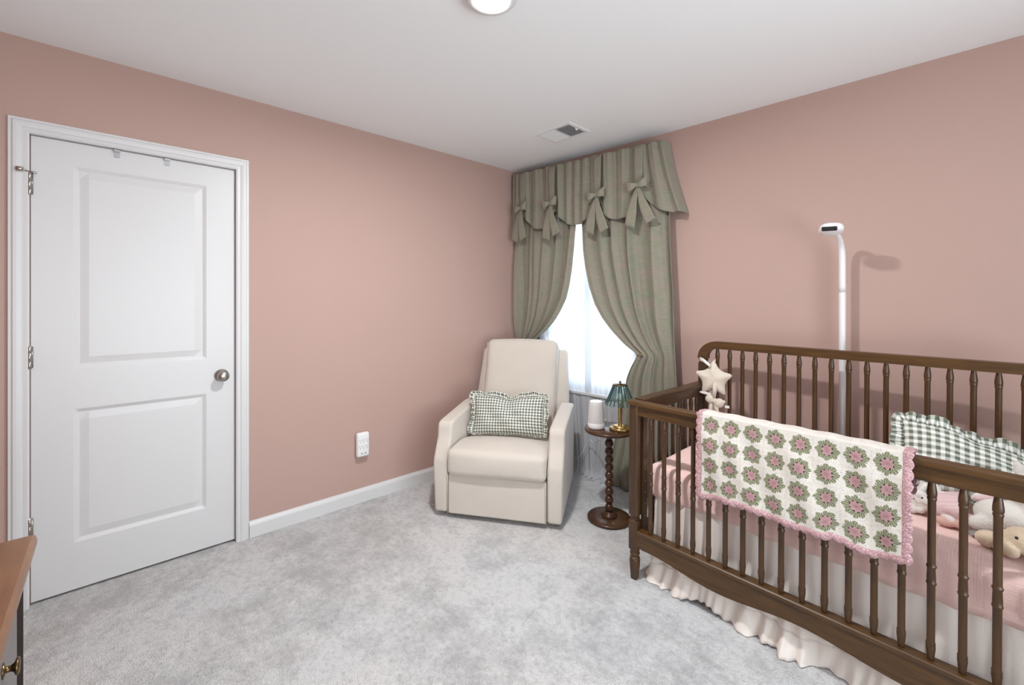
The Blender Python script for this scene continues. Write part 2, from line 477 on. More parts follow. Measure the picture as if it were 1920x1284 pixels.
# profile points to +x of travel direction: left wall travels +y, so mirror happens to fit the room side
def wp(s, o, z=0): return (math.cos(SK)*s+math.sin(SK)*o, math.sin(SK)*s-math.cos(SK)*o, z)
baseboard('baseboard_right', wp(0, 0), wp(RX, 0))
baseboard('baseboard_left_far', (0, -3.45, 0), (0, -2.967, 0)).name = 'baseboard_door_side'
# ---- door
door = struct(bpy.data.objects.new('door_1', None)); COL.objects.link(door); door.location = (-.012, -2.901, .012)
DW, DH = .756, 2.020
def door_face(y, z):
    """depth of the moulded face, panels sunk then raised"""
    d = 0.
    for (y0, y1, z0, z1) in ((.131, .628, .999, 1.914), (.131, .628, .210, .815)):
        e = min(y-y0, y1-y, z-z0, z1-z)
        if e > 0:
            d = interp([(0, 0), (.006, -.003), (.016, -.009), (.020, -.009), (.050, -.0025), (.052, -.0025), (1, -.0025)], e)
    return d
def cuts(lims):
    s_ = set()
    for a, b in lims:
        for e in (0, .006, .016, .020, .050, .052): s_.add(round(a+e, 4)); s_.add(round(b-e, 4))
    return s_
ys = sorted(cuts([(.131, .628)]) | {0, DW}); zs = sorted(cuts([(.999, 1.914), (.210, .815)]) | {0, DH})
V = [(door_face(y, z), y, z) for z in zs for y in ys]; ny = len(ys)
F = [(j*ny+i, j*ny+i+1, (j+1)*ny+i+1, (j+1)*ny+i) for j in range(len(zs)-1) for i in range(ny-1)]
g = G().add(V, F); b0 = len(g.V)
g.box(-.035, 0, 0, DW, 0, DH); g.F.pop(-5)      # the slab behind, without its front
g.I.pop()
g.done('door_slab', 'white_trim_paint', door, smooth=False)
# knob
kn = G().lathe([(.0,0), (.031,0), (.033,.003), (.030,.008), (.016,.012), (.012,.020), (.013,.030), (.022,.036), (.0275,.046), (.0275,.056), (.022,.064), (.010,.068), (.0,.0685)], 28, (0,0,0), 'x', caps=False)
sub(kn.done('door_knob', 'brushed_nickel', door, loc=(.001, -2.206+2.901, .905)), 'round brushed nickel knob')
def hinge(z, stop=False):
    g = G().lathe([(.0,-.052), (.004,-.052), (.0075,-.049), (.0075,-.020), (.0068,-.0195), (.0068,-.0185), (.0075,-.018), (.0075,.016), (.0068,.0165), (.0068,.0175), (.0075,.018), (.0075,.047), (.0045,.049), (.0045,.053), (.0,.054)], 14, (.018, 0, 0), 'z', caps=False)
    g.box(.002, .016, .002, .010, -.045, .045); g.box(.002, .014, -.009, -.002, -.045, .045)
    h = g.done('hinge', 'brushed_nickel', door, loc=(0, -.002, z))
    if stop:
        q = G().tube([(.018, 0, .048), (.030, -.012, .050), (.036, -.020, .052)], .004, 8)
        q.lathe([(.0,-.012), (.009,-.011), (.010,0), (.008,.010), (.0,.011)], 12, (.038,-.026,.052), 'y', caps=False)
        q.tube([(.018, .0, .046), (.024, .020, .046)], .005, 8)
        q.done('door_stop', 'brushed_nickel', h)
hinge(1.81, True); hinge(1.062); hinge(.32)
# strike plate seen as a dark sliver in the jamb
G().box(.010, .0125, DW+.003, DW+.012, .865, .925).done('strike_plate', 'dark_bronze', door, smooth=False)
# casing and jamb (trim_1)
CP = [(.0,0), (.0,.010), (.006,.014), (.020,.013), (.024,.016), (.036,.018), (.046,.018), (.052,.013), (.060,.013), (.062,.009), (.062,0)]  # (across, out)
def casing(ymin, ymax, ztop):
    g = G()
    def ring(y, z, oy, oz): return [(0+c[1]+.0005, y+oy*c[0], z+oz*c[0]) for c in CP]
    s_ = [ring(ymin, 0, -1, 0), ring(ymin, ztop, -1, 1), ring(ymax, ztop, 1, 1), ring(ymax, 0, 1, 0)]
    g.sweep(s_)
    # jamb lining and stop
    g.box(-.115, .0005, ymin-.0005, ymin+.0045-.005, 0, ztop); 
    for (a, b) in ((ymin-.004, ymin+.0), (ymax, ymax+.004)): g.box(-.118, .002, a, b, 0, ztop)
    g.box(-.118, .002, ymin, ymax, ztop, ztop+.004)
    g.box(-.075, -.050, ymin, ymin+.012, 0, ztop); g.box(-.075, -.050, ymax-.012, ymax, 0, ztop); g.box(-.075, -.050, ymin, ymax, ztop-.012, ztop)
    return g
struct(casing(-2.9035, -2.1425, 2.0345).done('trim_1', 'white_trim_paint', smooth=False, weld=False))
struct(G().box(-.20, -.13, -3.05, -2.0, -.02, 2.2).done('wall_hallway', 'slot_dark', smooth=False))

# ---- window 1 (two-sash vinyl window with grilles) in wall coordinates
win = struct(bpy.data.objects.new('window_1', None)); COL.objects.link(win); win.rotation_euler = (0, 0, SK)
g = G(); w0, w1, z0, z1 = .29, 1.19, .62, 2.10
for a in ((w0, w0+.045, z0, z1), (w1-.045, w1, z0, z1), (w0+.045, w1-.045, z0, z0+.045), (w0+.045, w1-.045, z1-.045, z1)): g.box(a[0], a[1], .05, .12, a[2], a[3])
g.done('window_frame', 'white_plastic', win, bevel=.003)
for nm_, yy, za, zb in (('upper_sash', .09, 1.34, 2.055), ('lower_sash', .065, .665, 1.38)):
    g = G(); a0, a1 = w0+.045, w1-.045
    for a in ((a0, a0+.04, za, zb), (a1-.04, a1, za, zb), (a0+.04, a1-.04, za, za+.04), (a0+.04, a1-.04, zb-.04, zb)): g.box(a[0], a[1], yy, yy+.025, a[2], a[3])
    q = g.done(nm_, 'white_plastic', win, bevel=.003)
    k = G()
    for t in (1/3, 2/3): x = a0+(a1-a0)*t; k.box(x-.009, x+.009, yy+.008, yy+.016, za+.04, zb-.04)
    zc = (za+zb)/2; k.box(a0+.04, a1-.04, yy+.0085, yy+.0155, zc-.009, zc+.009)
    k.done('grille', 'white_plastic', q, smooth=False)
    G().box(a0+.038, a1-.038, yy+.011, yy+.013, za+.038, zb-.038).done('pane', 'window_glass', q, smooth=False)
g = G(); g.box(w0-.03, w1+.03, -.035, .05, z0-.02, z0); g.box(w0-.02, w1+.02, -.012, 0, z0-.075, z0-.02)
g.done('window_sill', 'white_trim_paint', win, bevel=.003)
# ---- unseen side window, made up to let the fill light in
g = G()
for a in ((-3.05, -2.99, .45, 2.25), (-.81, -.75, .45, 2.25), (-2.99, -.81, .45, .51), (-2.99, -.81, 2.19, 2.25), (-1.93, -1.87, .51, 2.19)): g.box(RX+.03, RX+.09, a[0], a[1], a[2], a[3])
struct(g.done('added_window', 'white_plastic', smooth=False))

# ---- ceiling light
t = thing('ceiling_light', 'round white flush ceiling light, lit, at the top edge of the picture', 'ceiling light', (1.564, -1.629, CH))
G().lathe([(.0,0), (.098,0), (.099,-.010), (.096,-.022), (.088,-.030), (.072,-.034), (.066,-.031), (.0,-.030)], 48, caps=False).done('trim_ring', 'offwhite_plastic', t)
sub(G().lathe([(.066,-.030), (.064,-.037), (.052,-.044), (.03,-.048), (.0,-.049)], 40, caps=False).done('diffuser', 'lamp_diffuser', t), 'glowing frosted diffuser')
l = bpy.data.lights.new('ceiling_bulb', 'AREA'); l.shape = 'DISK'; l.size = .13; l.energy = 37; l.color = (.985, .99, 1.0)
o = bpy.data.objects.new('ceiling_bulb', l); link(o, t); o.location = (0, 0, -.052)

# ---- ceiling vent
vt = thing('ceiling_vent', 'white rectangular air vent in the ceiling near the curtains', 'vent', (.863, -.427, CH), (0, 0, math.radians(1.5)))
g = G(); hx, hy = .148, .110
for a in ((-hx, hx, -hy, -hy+.024), (-hx, hx, hy-.024, hy), (-hx, -hx+.024, -hy+.024, hy-.024), (hx-.024, hx, -hy+.024, hy-.024), (-.005, .005, -hy+.024, hy-.024)): g.box(a[0], a[1], a[2], a[3], -.007, 0)
g.done('vent_frame', 'white_plastic', vt, bevel=.002)
G().box(-hx+.02, hx-.02, -hy+.02, hy-.02, -.0006, 0).done('vent_opening', 'vent_shadow', vt, smooth=False)
for side, tilt in ((-1, 1), (1, -1)):
    g = G()
    for k in range(12):
        x = side*(.010+k*.0098+.004); w = .0052 if side > 0 else .0043; a = math.radians(38)*tilt
        dx, dz = w*math.cos(a), w*math.sin(a)
        g.add([(x-dx, -hy+.024, -.0045-dz), (x+dx, -hy+.024, -.0045+dz), (x+dx, hy-.024, -.0045+dz), (x-dx, hy-.024, -.0045-dz)], [(0,1,2,3)])
    g.done('louver', 'white_plastic', vt, smooth=False, solid=.0008)
G().box(.117, .121, -.012, .012, -.016, -.004).done('damper_lever', 'white_plastic', vt, smooth=False)

# ---- over-door hooks
for i, (y, lab) in enumerate(((-2.625, 'small grey metal hook over the door top, nearer the hinges'), (-2.437, 'small grey metal hook over the door top, nearer the knob side'))):
    g = G(); g.box(-.048, .0015, y-.011, y+.011, 2.0325, 2.0338)
    g.box(-.0105, .0015, y-.011, y+.011, 2.0215, 2.0338); g.box(-.0115, -.0100, y-.011, y+.011, 1.998, 2.0338)
    g.box(-.0105, -.0060, y-.009, y+.009, 1.998, 2.0000)
    tag(g.done('over_door_hook', 'grey_metal', smooth=False), lab, 'hook', 'hooks over the white door')

# ---- outlet adapter
t = thing('wall_outlet_extender', 'white plug-in outlet extender on the pink wall left of the armchair', 'outlet', (0, -1.437, .384))
g = G(); soft(g, .020, .042, .078, .014, c=(.026, 0, 0), nm=3, nr=4); g.done('housing', 'white_plastic', t)
G().box(.0005, .010, -.035, .035, -.06, .06).done('wall_plate', 'white_plastic', t, bevel=.002)
for zz in (.030, -.012):
    for yy in (-.022, 0, .022):
        g = G(); g.box(.0455, .0464, yy-.006, yy-.0045, zz-.001, zz+.008); g.box(.0455, .0464, yy+.0045, yy+.006, zz-.001, zz+.007); g.lathe([(0,0), (.0026,0), (.0026,.0008), (0,.0008)], 10, (.0457, yy, zz-.009), 'x', caps=False)
        g.done('socket', 'slot_dark', t, smooth=False)
for yy in (-.012, .012): G().box(.0455, .0465, yy-.006, yy+.006, -.056, -.0515).done('usb_port', 'slot_dark', t, smooth=False)

# ================================================================== CURTAINS (s along the wall, o off the wall, z)
def cvec(s, o, z): return wp(s, o, z)
def fold(t, n, ph, k=0):
    a = 2*PI*(n*t+.18*math.sin(2*PI*t*1.7+ph)+.10*math.sin(2*PI*t*4.1+ph*2))+ph
    v = .35*math.sin(a)+.65*(2.4*abs(math.sin(a/2+.35*math.sin(a*.5+ph)))-1.5); return v*(.78+.22*math.sin(5.1*t+ph+k))
def curtain(name, mat, sl, sr, ztop, zbot, n, amp, o0, ph, nu=150, nv=70, parent=None, skew=None, solid=.0016, width=None, pud=0):
    def fn(u, v):
        z = ztop+(zbot-ztop)*v
        a, b = interp(sl, z), interp(sr, z)
        A = amp(z) if callable(amp) else amp
        uu = skew(u, z) if skew else u
        f = fold(u, n, ph, z*1.3)+.12*math.sin(2*PI*n*2.3*u+z*2.2)
        s_ = a+(b-a)*uu+.35*A*math.cos(2*PI*n*u+ph)*(1 if 0.02 < u < .98 else 0)*.5
        o = o0+A*f+.004*math.sin(z*6+u*9)-(.012*ss(1.9, 2.2, z)-.014*(1-ss(1.6, 1.95, z)) if o0 > .05 else 0)
        if pud and z < pud: o += (pud-z)*(.5+.4*math.sin(2*PI*n*u*.5)); z = max(z, .004)
        return cvec(s_, max(o, .040 if o0 > .05 else .010), z)
    W = width or 1.0
    g = G().grid(fn, nu, nv, uvfn=lambda u, v: (u*W, (ztop-zbot)*(1-v)))
    return g.done(name, mat, parent, solid=solid)
# left tied-back panel
tie_z = 1.0
slL = [(2.36, .035), (1.85, .040), (1.2, .045), (1.0, .050), (.9, .045), (0, .04)]
srL = [(2.36, .675), (1.95, .668), (1.865, .660), (1.72, .652), (1.581, .636), (1.45, .610), (1.335, .575), (1.24, .520), (1.166, .466), (1.11, .410), (1.068, .365), (1.03, .310), (1.00, .262), (.97, .235), (.90, .240), (.6, .30), (0, .36)]
tL = thing('tieback_curtain', 'sage green linen curtain tied back beside the left corner, left of the sheer', 'curtain', (0,0,0), group='tied-back green curtains')
ampL = lambda z: interp([(2.36, .010), (2.0, .016), (1.8, .034), (1.5, .042), (1.1, .034), (1.0, .018), (.8, .02), (0, .028)], z)
skL = lambda u, z: u**interp([(2.3, 1.0), (1.3, .92), (1.0, .8), (0, 1)], z)
curtain('curtain_panel', 'sage_linen', slL, srL, 2.34, .02, 4.6, ampL, .074, .6, 150, 90, tL, skL)
tR = thing('tieback_curtain', 'sage green linen curtain tied back on the right of the sheer, behind the crib end', 'curtain', (0,0,0), group='tied-back green curtains')
slR = [(2.36, .688), (1.95, .706), (1.859, .716), (1.70, .732), (1.574, .757), (1.42, .797), (1.295, .845), (1.20, .905), (1.124, .970), (1.06, 1.035), (1.006, 1.095), (.975, 1.145), (.955, 1.172), (.93, 1.165), (.86, 1.125), (.787, 1.096), (.6, 1.062), (.43, 1.030), (.2, .975), (.08, .950), (.0, .965)]
srR = [(2.36, 1.355), (1.886, 1.400), (1.33, 1.428), (.95, 1.440), (.77, 1.452), (0, 1.465)]
ampR = lambda z: interp([(2.36, .010), (2.0, .016), (1.8, .036), (1.5, .046), (1.1, .038), (.96, .020), (.8, .026), (0, .034)], z)
skR = lambda u, z: 1-(1-u)**interp([(2.3, 1.0), (1.4, .95), (.96, .80), (.7, .9), (0, 1)], z)
curtain('curtain_panel', 'sage_linen', slR, srR, 2.34, .01, 5.0, ampR, .074, 2.2, 170, 100, tR, skR)
# tiebacks: thin loops with a brass knob hook
def tieback(par, s_, z, s1):
    g = G().tube([cvec(s_+.0, .035, z-.005), cvec(s_+.005, .075, z), cvec((s_+s1)/2, .108, z-.004), cvec(s1, .085, z-.012), cvec(s1, .045, z-.01)], .0035, 8)
    g.done('tieback_cord', 'antique_brass', par)
    g = G(); p = Vector(cvec(s_-.006, .105, z)); q = Vector(cvec(s_-.006, .02, z))
    g.tube([q, p], .004, 8); g.blob(p, (.0085, .0085, .0085)); g.done('tieback_hook', 'antique_brass', par)
tieback(tL, .165, 1.000, .262); tieback(tR, 1.215, .958, 1.168)

# sheers
tS = thing('sheer_curtain', 'white sheer voile hanging over the window, pooling on the carpet', 'curtain')
curtain('sheer_panel', 'white_sheer_voile', [(2.36, .20), (0, .30)], [(2.36, .735), (.6, .76), (0, .80)], 2.30, -.09, 9, lambda z: interp([(2.3,.006),(0,.010)], z), .024, 1.0, 140, 60, tS, solid=0, pud=.03)
curtain('sheer_panel', 'white_sheer_voile', [(2.36, .70), (.6, .70), (0, .72)], [(2.36, 1.22), (.3, 1.16), (0, 1.05)], 2.30, -.07, 9, lambda z: interp([(2.3,.006),(0,.010)], z), .020, 3.0, 140, 60, tS, solid=0, pud=.03)

# valance
va = thing('gathered_valance', 'sage green linen valance with four tied bows above the window', 'valance')
BOWS = (.169, .476, .891, 1.210); BZ = 2.075
def vbot(s):
    low = interp([(0, 1.93), (.08, 1.93), (.323, 1.897), (.70, 1.882), (.77, 1.882), (1.05, 1.885), (1.144, 1.878), (1.37, 1.878)], s)
    up = 0
    for b in BOWS:
        d = abs(s-b); w = .085 if (b == .476 and s > b) or (b == .891 and s < b) else .050
        up = max(up, math.exp(-(d/w)**1.5))
    return low+(2.028-low)*up
def vfn(u, v):
    s = .040+1.320*min(u/.965, 1); ret = max(0, (u-.965)/.035)
    zb = vbot(s); zt = 2.392-.027*s; z = zt+(zb-zt)*v
    k = (zt-z)/.5
    pin = 0
    for b in BOWS:
        d = s-b; gth = math.exp(-(d/.055)**2)*math.exp(-((z-BZ)/.10)**2); pin += gth
        s -= d*.45*gth
    fl = ss(1.16, 1.36, s)*max(0, k)**1.35*.125
    if s < .1: fl -= .012*max(0, k)*(1-s/.1)
    f = math.sin(2*PI*(s*10.5+.35*math.sin(s*9)))*(.011+.006*k)+.004*math.sin(2*PI*s*27+z*3)*(1-.4*k)
    o = .122+f+.006*math.sin(s*7+z*4)*k-.012*pin
    if ret: o = o*(1-ret)+.015*ret; s += ret*.012
    return cvec(s+fl, o, z)
G().grid(vfn, 260, 40, uvfn=lambda u, v: (u*1.4, -v*.5)).done('valance_panel', 'sage_linen', va, solid=.0022)
def strip(pts, name, par, th=.0016):
    """pts: list of (left point, right point)"""
    g = G(); V = []; U = []; n = len(pts); m_ = 6
    d = 0
    for i, (a, b) in enumerate(pts):
        a, b = Vector(a), Vector(b)
        if i: d += (a-Vector(pts[i-1][0])).length
        for k in range(m_+1): V.append(a.lerp(b, k/m_)); U.append((k/m_*(a-b).length, d))
    F = [(i*(m_+1)+k, i*(m_+1)+k+1, (i+1)*(m_+1)+k+1, (i+1)*(m_+1)+k) for i in range(n-1) for k in range(m_)]
    return g.add(V, F, U).done(name, 'sage_linen', par, solid=th)
TIPS = (((.088, 1.80), (.188, 1.81)), ((.425, 1.785), (.535, 1.815)), ((.828, 1.79), (.958, 1.795)), ((1.150, 1.80), (1.305, 1.818)))
for bi, (bs, tips) in enumerate(zip(BOWS, TIPS)):
    bz = (2.082, 2.075, 2.070, 2.082)[bi]; ob = .150
    # strap running down from the heading
    pts = []
    for i in range(13):
        v = i/12; z = 2.385-.027*bs+(bz+.01-(2.385-.027*bs))*v; w = .031-.006*v**2
        o = .136+.010*v+.004*math.sin(v*5)
        pts.append((cvec(bs-w-.004, o, z), cvec(bs+w-.004, o, z)))
    strip(pts, 'tie_strap', va)
    bow = bpy.data.objects.new('bow', None); link(bow, va); bow.empty_display_size = .05
    for sgn, sz in ((-1, 1.0), (1, (.8, .85, 1.0, 1.0)[bi])):
        pts = []
        for i in range(25):
            a = 2*PI*i/24; r_ = .5-.5*math.cos(a)           # 0 at knot, 1 at loop end
            x = sgn*.066*sz*r_; oo = ob+.018+.018*math.sin(a)*(.6+.4*r_)
            hh = .009+.025*r_**.8
            tilt = .35*sgn*x if sgn > 0 else .15*x
            zc = bz+(.012 if sgn > 0 else -.006)*r_+.003*math.sin(a*3)
            pts.append((cvec(bs+x, oo, zc-hh), cvec(bs+x+sgn*.006*r_, oo+.003*math.sin(a*5), zc+hh)))
        strip(pts, 'bow_loop', bow, .0018)
    g = G(); soft(g, .011, .010, .013, .008, nm=2, nr=3); g.xf(Matrix.Translation(cvec(bs, ob+.016, bz-.002)) @ Matrix.Rotation(SK, 4, 'Z')); g.done('knot', 'sage_linen', bow)
    for k, (ts, tz) in enumerate(tips):
        sgn = -1 if k == 0 else 1; pts = []
        Lz = bz-.008-tz; cs = ts
        for i in range(15):
            v = i/14; hw = .011+.025*min(1, v*1.6)
            c_ = bs+(cs-bs)*v**.9; o = ob+.010+.012*math.sin(v*PI)+.004*k
            zl = bz-.008-(Lz)*v; cut = .032*ss(.8, 1, v)
            # diagonal end: the outer side is shorter
            za, zb_ = (zl+cut*(1 if sgn < 0 else 0), zl+cut*(1 if sgn > 0 else 0))
            pts.append((cvec(c_-hw, o, za), cvec(c_+hw, o+.004*math.sin(v*6), zb_)))
        strip(pts, 'bow_tail', bow)

# ================================================================== ARMCHAIR
CX = (.8175, -.970, 0); CA = math.radians(34.05)
ch = thing('armchair', 'cream upholstered swivel recliner armchair in the corner by the window', 'armchair', CX, (0, 0, CA))
def sideprof(x, f): return x
arm = [(.0,.032), (-.004,.20), (-.004,.335), (.010,.365), (.045,.430), (.066,.470), (.072,.520), (.078,.545), (.095,.560), (.13,.566), (.55,.592), (.64,.590), (.675,.575), (.685,.52), (.70,.032)]
for sgn in (-1, 1):
    g = G().prism(arm, .305, .400, 'x')
    def tp_(v):
        x, y, z = v; x = x+(.0 if z > .34 else -.012*(1-z/.34))*(1 if x > .35 else 0)
        return (sgn*x, y, z)
    g.V = [tp_(v) for v in g.V]
    g.done('armrest', 'cream_upholstery', ch, bevel=.018, seg=4)
    g = G().tube([(sgn*.300, -.006, .034), (sgn*.300, -.0085, .20), (sgn*.300, -.0085, .268)], .0025, 6); g.done('piping', 'cream_piping', ch)
boxo('front_panel', 'cream_upholstery', -.301, .301, -.004, .09, .030, .272, ch, bevel=.012, seg=3)
boxo('seat_frame', 'cream_upholstery', -.300, .300, .06, .69, .035, .28, ch, bevel=.01)
# seat cushion, rounded and crowned
def seatfn(q): return (q.x, q.y, q.z+(-.046*ss(-.12, .2, q.y))+(.004*math.sin(q.x*9) if q.z < 0 else 0))
g = G(); soft(g, .301, .295, .078, .034, (.0, .012, .020), (0, .262, .348), seatfn, nm=12); g.done('seat_cushion', 'cream_upholstery', ch)
# back: wide shell and a thick cushion in front of it, both leaning back
LEAN = math.radians(18.5)
RB = Matrix.Translation((0, .575, .36)) @ Matrix.Rotation(-LEAN, 4, 'X')
def shellfn(q):
    w = 1-.05*ss(-.1, .3, q.z); return (q.x*w, q.y, q.z)
g = G(); soft(g, .352, .042, .345, .03, (.004,.006,.004), (0, .105, .300), shellfn, nm=6); g.xf(RB); g.done('back_shell', 'cream_upholstery', ch)
def backfn(q):
    z = q.z; x = q.x
    f = 1+.02*ss(0, .34, z)
    y = q.y-.020*math.exp(-((z+.10)/.09)**2)*(1 if q.y < 0 else 0)+(.012*math.exp(-((z-.10)/.05)**2) if q.y < 0 else 0)*.3
    y += .0025*math.sin(x*40+z*31)*(1-abs(z)/.36)*(1 if q.y < 0 else 0)*max(0, (abs(x)-.15)/.12)
    return (x*f, y, z+.006*math.cos(x*7)*(1 if z > .2 else 0))
g = G(); soft(g, .268, .078, .345, .045, (.0, .028, .006), (0, .020, .345), backfn, nm=14); g.xf(RB); g.done('back_cushion', 'cream_upholstery', ch)
for sgn in (-1, 1):
    g = G(); g.tube([RB @ Vector((sgn*.262*(1+.02*t), -.052, .02+.64*t)) for t in [i/12 for i in range(13)]], .0022, 6); g.done('back_piping', 'cream_piping', ch)
G().lathe([(.0,.0), (.235,.0), (.245,.006), (.235,.014), (.12,.016), (.10,.034), (.0,.034)], 48, (0, .32, 0), caps=False).done('swivel_base', 'black_metal', ch)

# ---- ruffled gingham pillows
def pillow(name, label, w, h, d, mat, Mx, ruff=.035, waves=46, sag=.03, bend=None, seed=1, group=None):
    rnd = random.Random(seed)
    o = thing(name, label, 'pillow', Mx.translation, Mx.to_euler(), group)
    def shape(a, b):
        e = 6.0
        x = a*w/2*(1-.05*(1-abs(b))**1.0*0); z = b*h/2
        # pinched edges: sides bow in, corners poke out
        x *= 1-.045*(1-b*b); z *= 1-.075*(1-a*a)
        z -= sag*math.exp(-(a/.22)**2)*max(0, b)**2
        return x, z
    def thick(a, b): return d/2*((1-abs(a)**2.6)*(1-abs(b)**2.6))**.5
    def pt(a, b, s_):
        x, z = shape(a, b); y = s_*thick(a, b)
        y += s_*(.004*math.sin(a*9+b*4+seed)+.003*math.sin(b*14-a*5))*(1-a*a)*(1-b*b)*2
        y += .012*math.exp(-((a/.10)**2))*max(0, b)**1.5*(1 if s_ < 0 else 0)
        p = Vector((x, y, z)); return Vector(bend(p)) if bend else p
    g = G()
    def f1(u, v): 
        a, b = math.sin((u-.5)*PI), math.sin((v-.5)*PI); return pt(a, b, -1)
    def f2(u, v): 
        a, b = math.sin((u-.5)*PI), math.sin((v-.5)*PI); return pt(a, b, 1)
    uvf = lambda u, v: (math.sin((u-.5)*PI)*w/2, math.sin((v-.5)*PI)*h/2)
    g.grid(f1, 48, 32, uvfn=uvf); g.grid(f2, 48, 32, uvfn=uvf)
    g.done('pillow_case', mat, o, weld=True)
    # ruffle strip
    per = []
    N = waves*10
    def edge(t):
        L = [w, h, w, h]; tot = 2*(w+h); q = t*tot
        if q < w: a, b, nx, nz = -1+2*q/w, 1, 0, 1
        elif q < w+h: a, b, nx, nz = 1, 1-2*(q-w)/h, 1, 0
        elif q < 2*w+h: a, b, nx, nz = 1-2*(q-w-h)/w, -1, 0, -1
        else: a, b, nx, nz = -1, -1+2*(q-2*w-h)/h, -1, 0
        # blend normals in the corners
        ca = max(0, abs(a)-.9)/.1; cb = max(0, abs(b)-.85)/.15
        n_ = Vector((nx+(math.copysign(ca*.9, a) if nx == 0 else 0), 0, nz+(math.copysign(cb*.9, b) if nz == 0 else 0))).normalized()
        return pt(a, b, 0), n_
    def rf(u, v):
        p, n_ = edge(u % 1.0); ph = u*waves*2*PI+1.3*math.sin(u*31+seed)
        amp = .011*v**.7*(1+.35*math.sin(u*57))
        lo_ = .2 if n_.z < -.5 else 1.0
        return p+n_*(lo_*ruff*v*(1+.26*math.sin(u*43+seed)+.18*math.sin(u*97)))+Vector((0, amp*math.sin(ph), 0))+Vector((n_.z, 0, -n_.x))*(.006*math.cos(ph)*v)
    g = G(); g.grid(rf, N, 4, uvfn=lambda u, v: (u*2*(w+h)*1.9, v*ruff)); g.done('ruffle', mat, o, solid=.0012)
    return o
# local frame of the armchair for things resting on it
CM = Matrix.Translation(CX) @ Matrix.Rotation(CA, 4, 'Z')
Mx = CM @ Matrix.Translation((-.012, .366, .548)) @ Matrix.Rotation(math.radians(-1.5), 4, 'Y') @ Matrix.Rotation(-math.radians(19), 4, 'X')
pillow('lumbar_pillow', 'small green gingham pillow with ruffled edge standing on the armchair seat', .49, .26, .12, 'gingham_small_check', Mx, .030, 40, .022, seed=3)

# ================================================================== SIDE TABLE, LAMP, SOUND MACHINE
TX, TY = 1.239, -.430
t = thing('side_table', 'round dark wood pedestal side table with turned bobbin column', 'side table', (TX, TY, 0))
G().lathe([(0,.532), (.143,.532), (.147,.536), (.147,.546), (.144,.550), (0,.550)], 64, caps=False).done('table_top', 'side_table_wood', t)
pr = [(.0,.022), (.046,.022), (.048,.028), (.038,.034), (.036,.040), (.030,.044)]
nb = 10; z0_ = .046; bh = (.532-.046)/nb
for k in range(nb):
    for j in range(9):
        a = PI*j/8; pr.append((.0135+.0115*math.sin(a)**.8, z0_+bh*(k+j/8)))
pr.append((.0, .532))
G().lathe(pr, 28, caps=False).done('bobbin_column', 'side_table_wood', t)
G().lathe([(0,0), (.124,0), (.130,.005), (.130,.014), (.126,.019), (.055,.022), (0,.022)], 56, caps=False).done('base', 'side_table_wood', t)

t = thing('sound_machine', 'white bottle-shaped sound machine on the round side table, left of the lamp', 'sound machine', (1.183, -.484, .550))
G().lathe([(0,0), (.044,0), (.050,.004), (.0515,.012), (.0515,.034), (.0505,.036)], 40, caps=False).done('base', 'white_plastic', t)
G().lathe([(.0508,.036), (.0500,.060), (.0465,.105), (.0425,.140), (.0400,.158), (.0375,.161)], 40, caps=False).done('speaker_grille', 'fabric_speaker_mesh', t)
G().lathe([(.0375,.161), (.034,.1635), (.030,.162), (0,.1615)], 40, caps=False).done('top_cap', 'white_plastic', t)
cdp = [(1.178,-.430,.5535), (1.140,-.330,.560), (1.116,-.300,.553), (1.108,-.290,.50), (1.09,-.26,.43)]
P_ = [Vector(p) for p in cdp]+[Vector(cvec(*q)) for q in ((.830,.10,.285), (.790,.09,.290), (.750,.085,.250), (.735,.09,.205), (.700,.085,.150), (.66,.08,.115), (.60,.06,.10), (.55,.05,.12))]
t = thing('power_cord', 'thin white power cord dangling from the side table by the sheer curtain', 'cord')
g = G(); pp = []
for i in range(len(P_)-1):
    for k in range(5): pp.append(P_[i].lerp(P_[i+1], k/5)+Vector((0, 0, .006*math.sin(i*2+k))))
g.tube(pp, .0025, 6); g.done('cord', 'white_plastic', t)

LX, LY = 1.306, -.415
t = thing('table_lamp', 'small brass table lamp with ribbed green glass shade on the side table', 'lamp', (LX, LY, .550))
G().lathe([(0,0), (.060,0), (.063,.003), (.063,.016), (.060,.019), (.042,.020), (.040,.023), (.040,.027), (.036,.030), (.014,.031), (0,.031)], 48, caps=False).done('base', 'antique_brass', t)
G().lathe([(.0,.030), (.013,.030), (.0125,.036), (.0115,.040), (.0115,.155), (.013,.157), (.013,.170), (.006,.172), (0,.172)], 24, caps=False).done('stem', 'antique_brass', t)
G().lathe([(0,.172), (.012,.174), (.017,.190), (.017,.205), (.010,.220), (0,.224)], 20, caps=False).done('bulb', 'offwhite_plastic', t)
NR = 20
def shade(u, v, off=0):
    a = 2*PI*u; r_ = .042+(.091-.042)*v**1.12; fl = .5+.5*math.cos(NR*a)
    r_ += off-.0055*(1-fl)*(.3+.7*v); z = .268-.115*v-.006*fl*max(0, v-.9)*10
    return (r_*math.cos(a), r_*math.sin(a), z)
sh = G().grid(shade, NR*8, 12, closeu=True).done('glass_shade', 'green_ribbed_glass', t, solid=.002)
g = G()
for k in range(NR):
    a = (k+.5)/NR; g.tube([shade(a, i/6, .0005) for i in range(7)], .0026, 6)
g.done('shade_ribs', 'dark_glass_rib', sh)
g = G().lathe([(0,.266), (.043,.266), (.044,.270), (.040,.273), (.008,.274), (.006,.280), (.0075,.286), (.004,.292), (0,.293)], 28, caps=False)
g.tube([(0,0,.170), (0,0,.268)], .0025, 8); g.done('finial', 'dark_bronze', t)

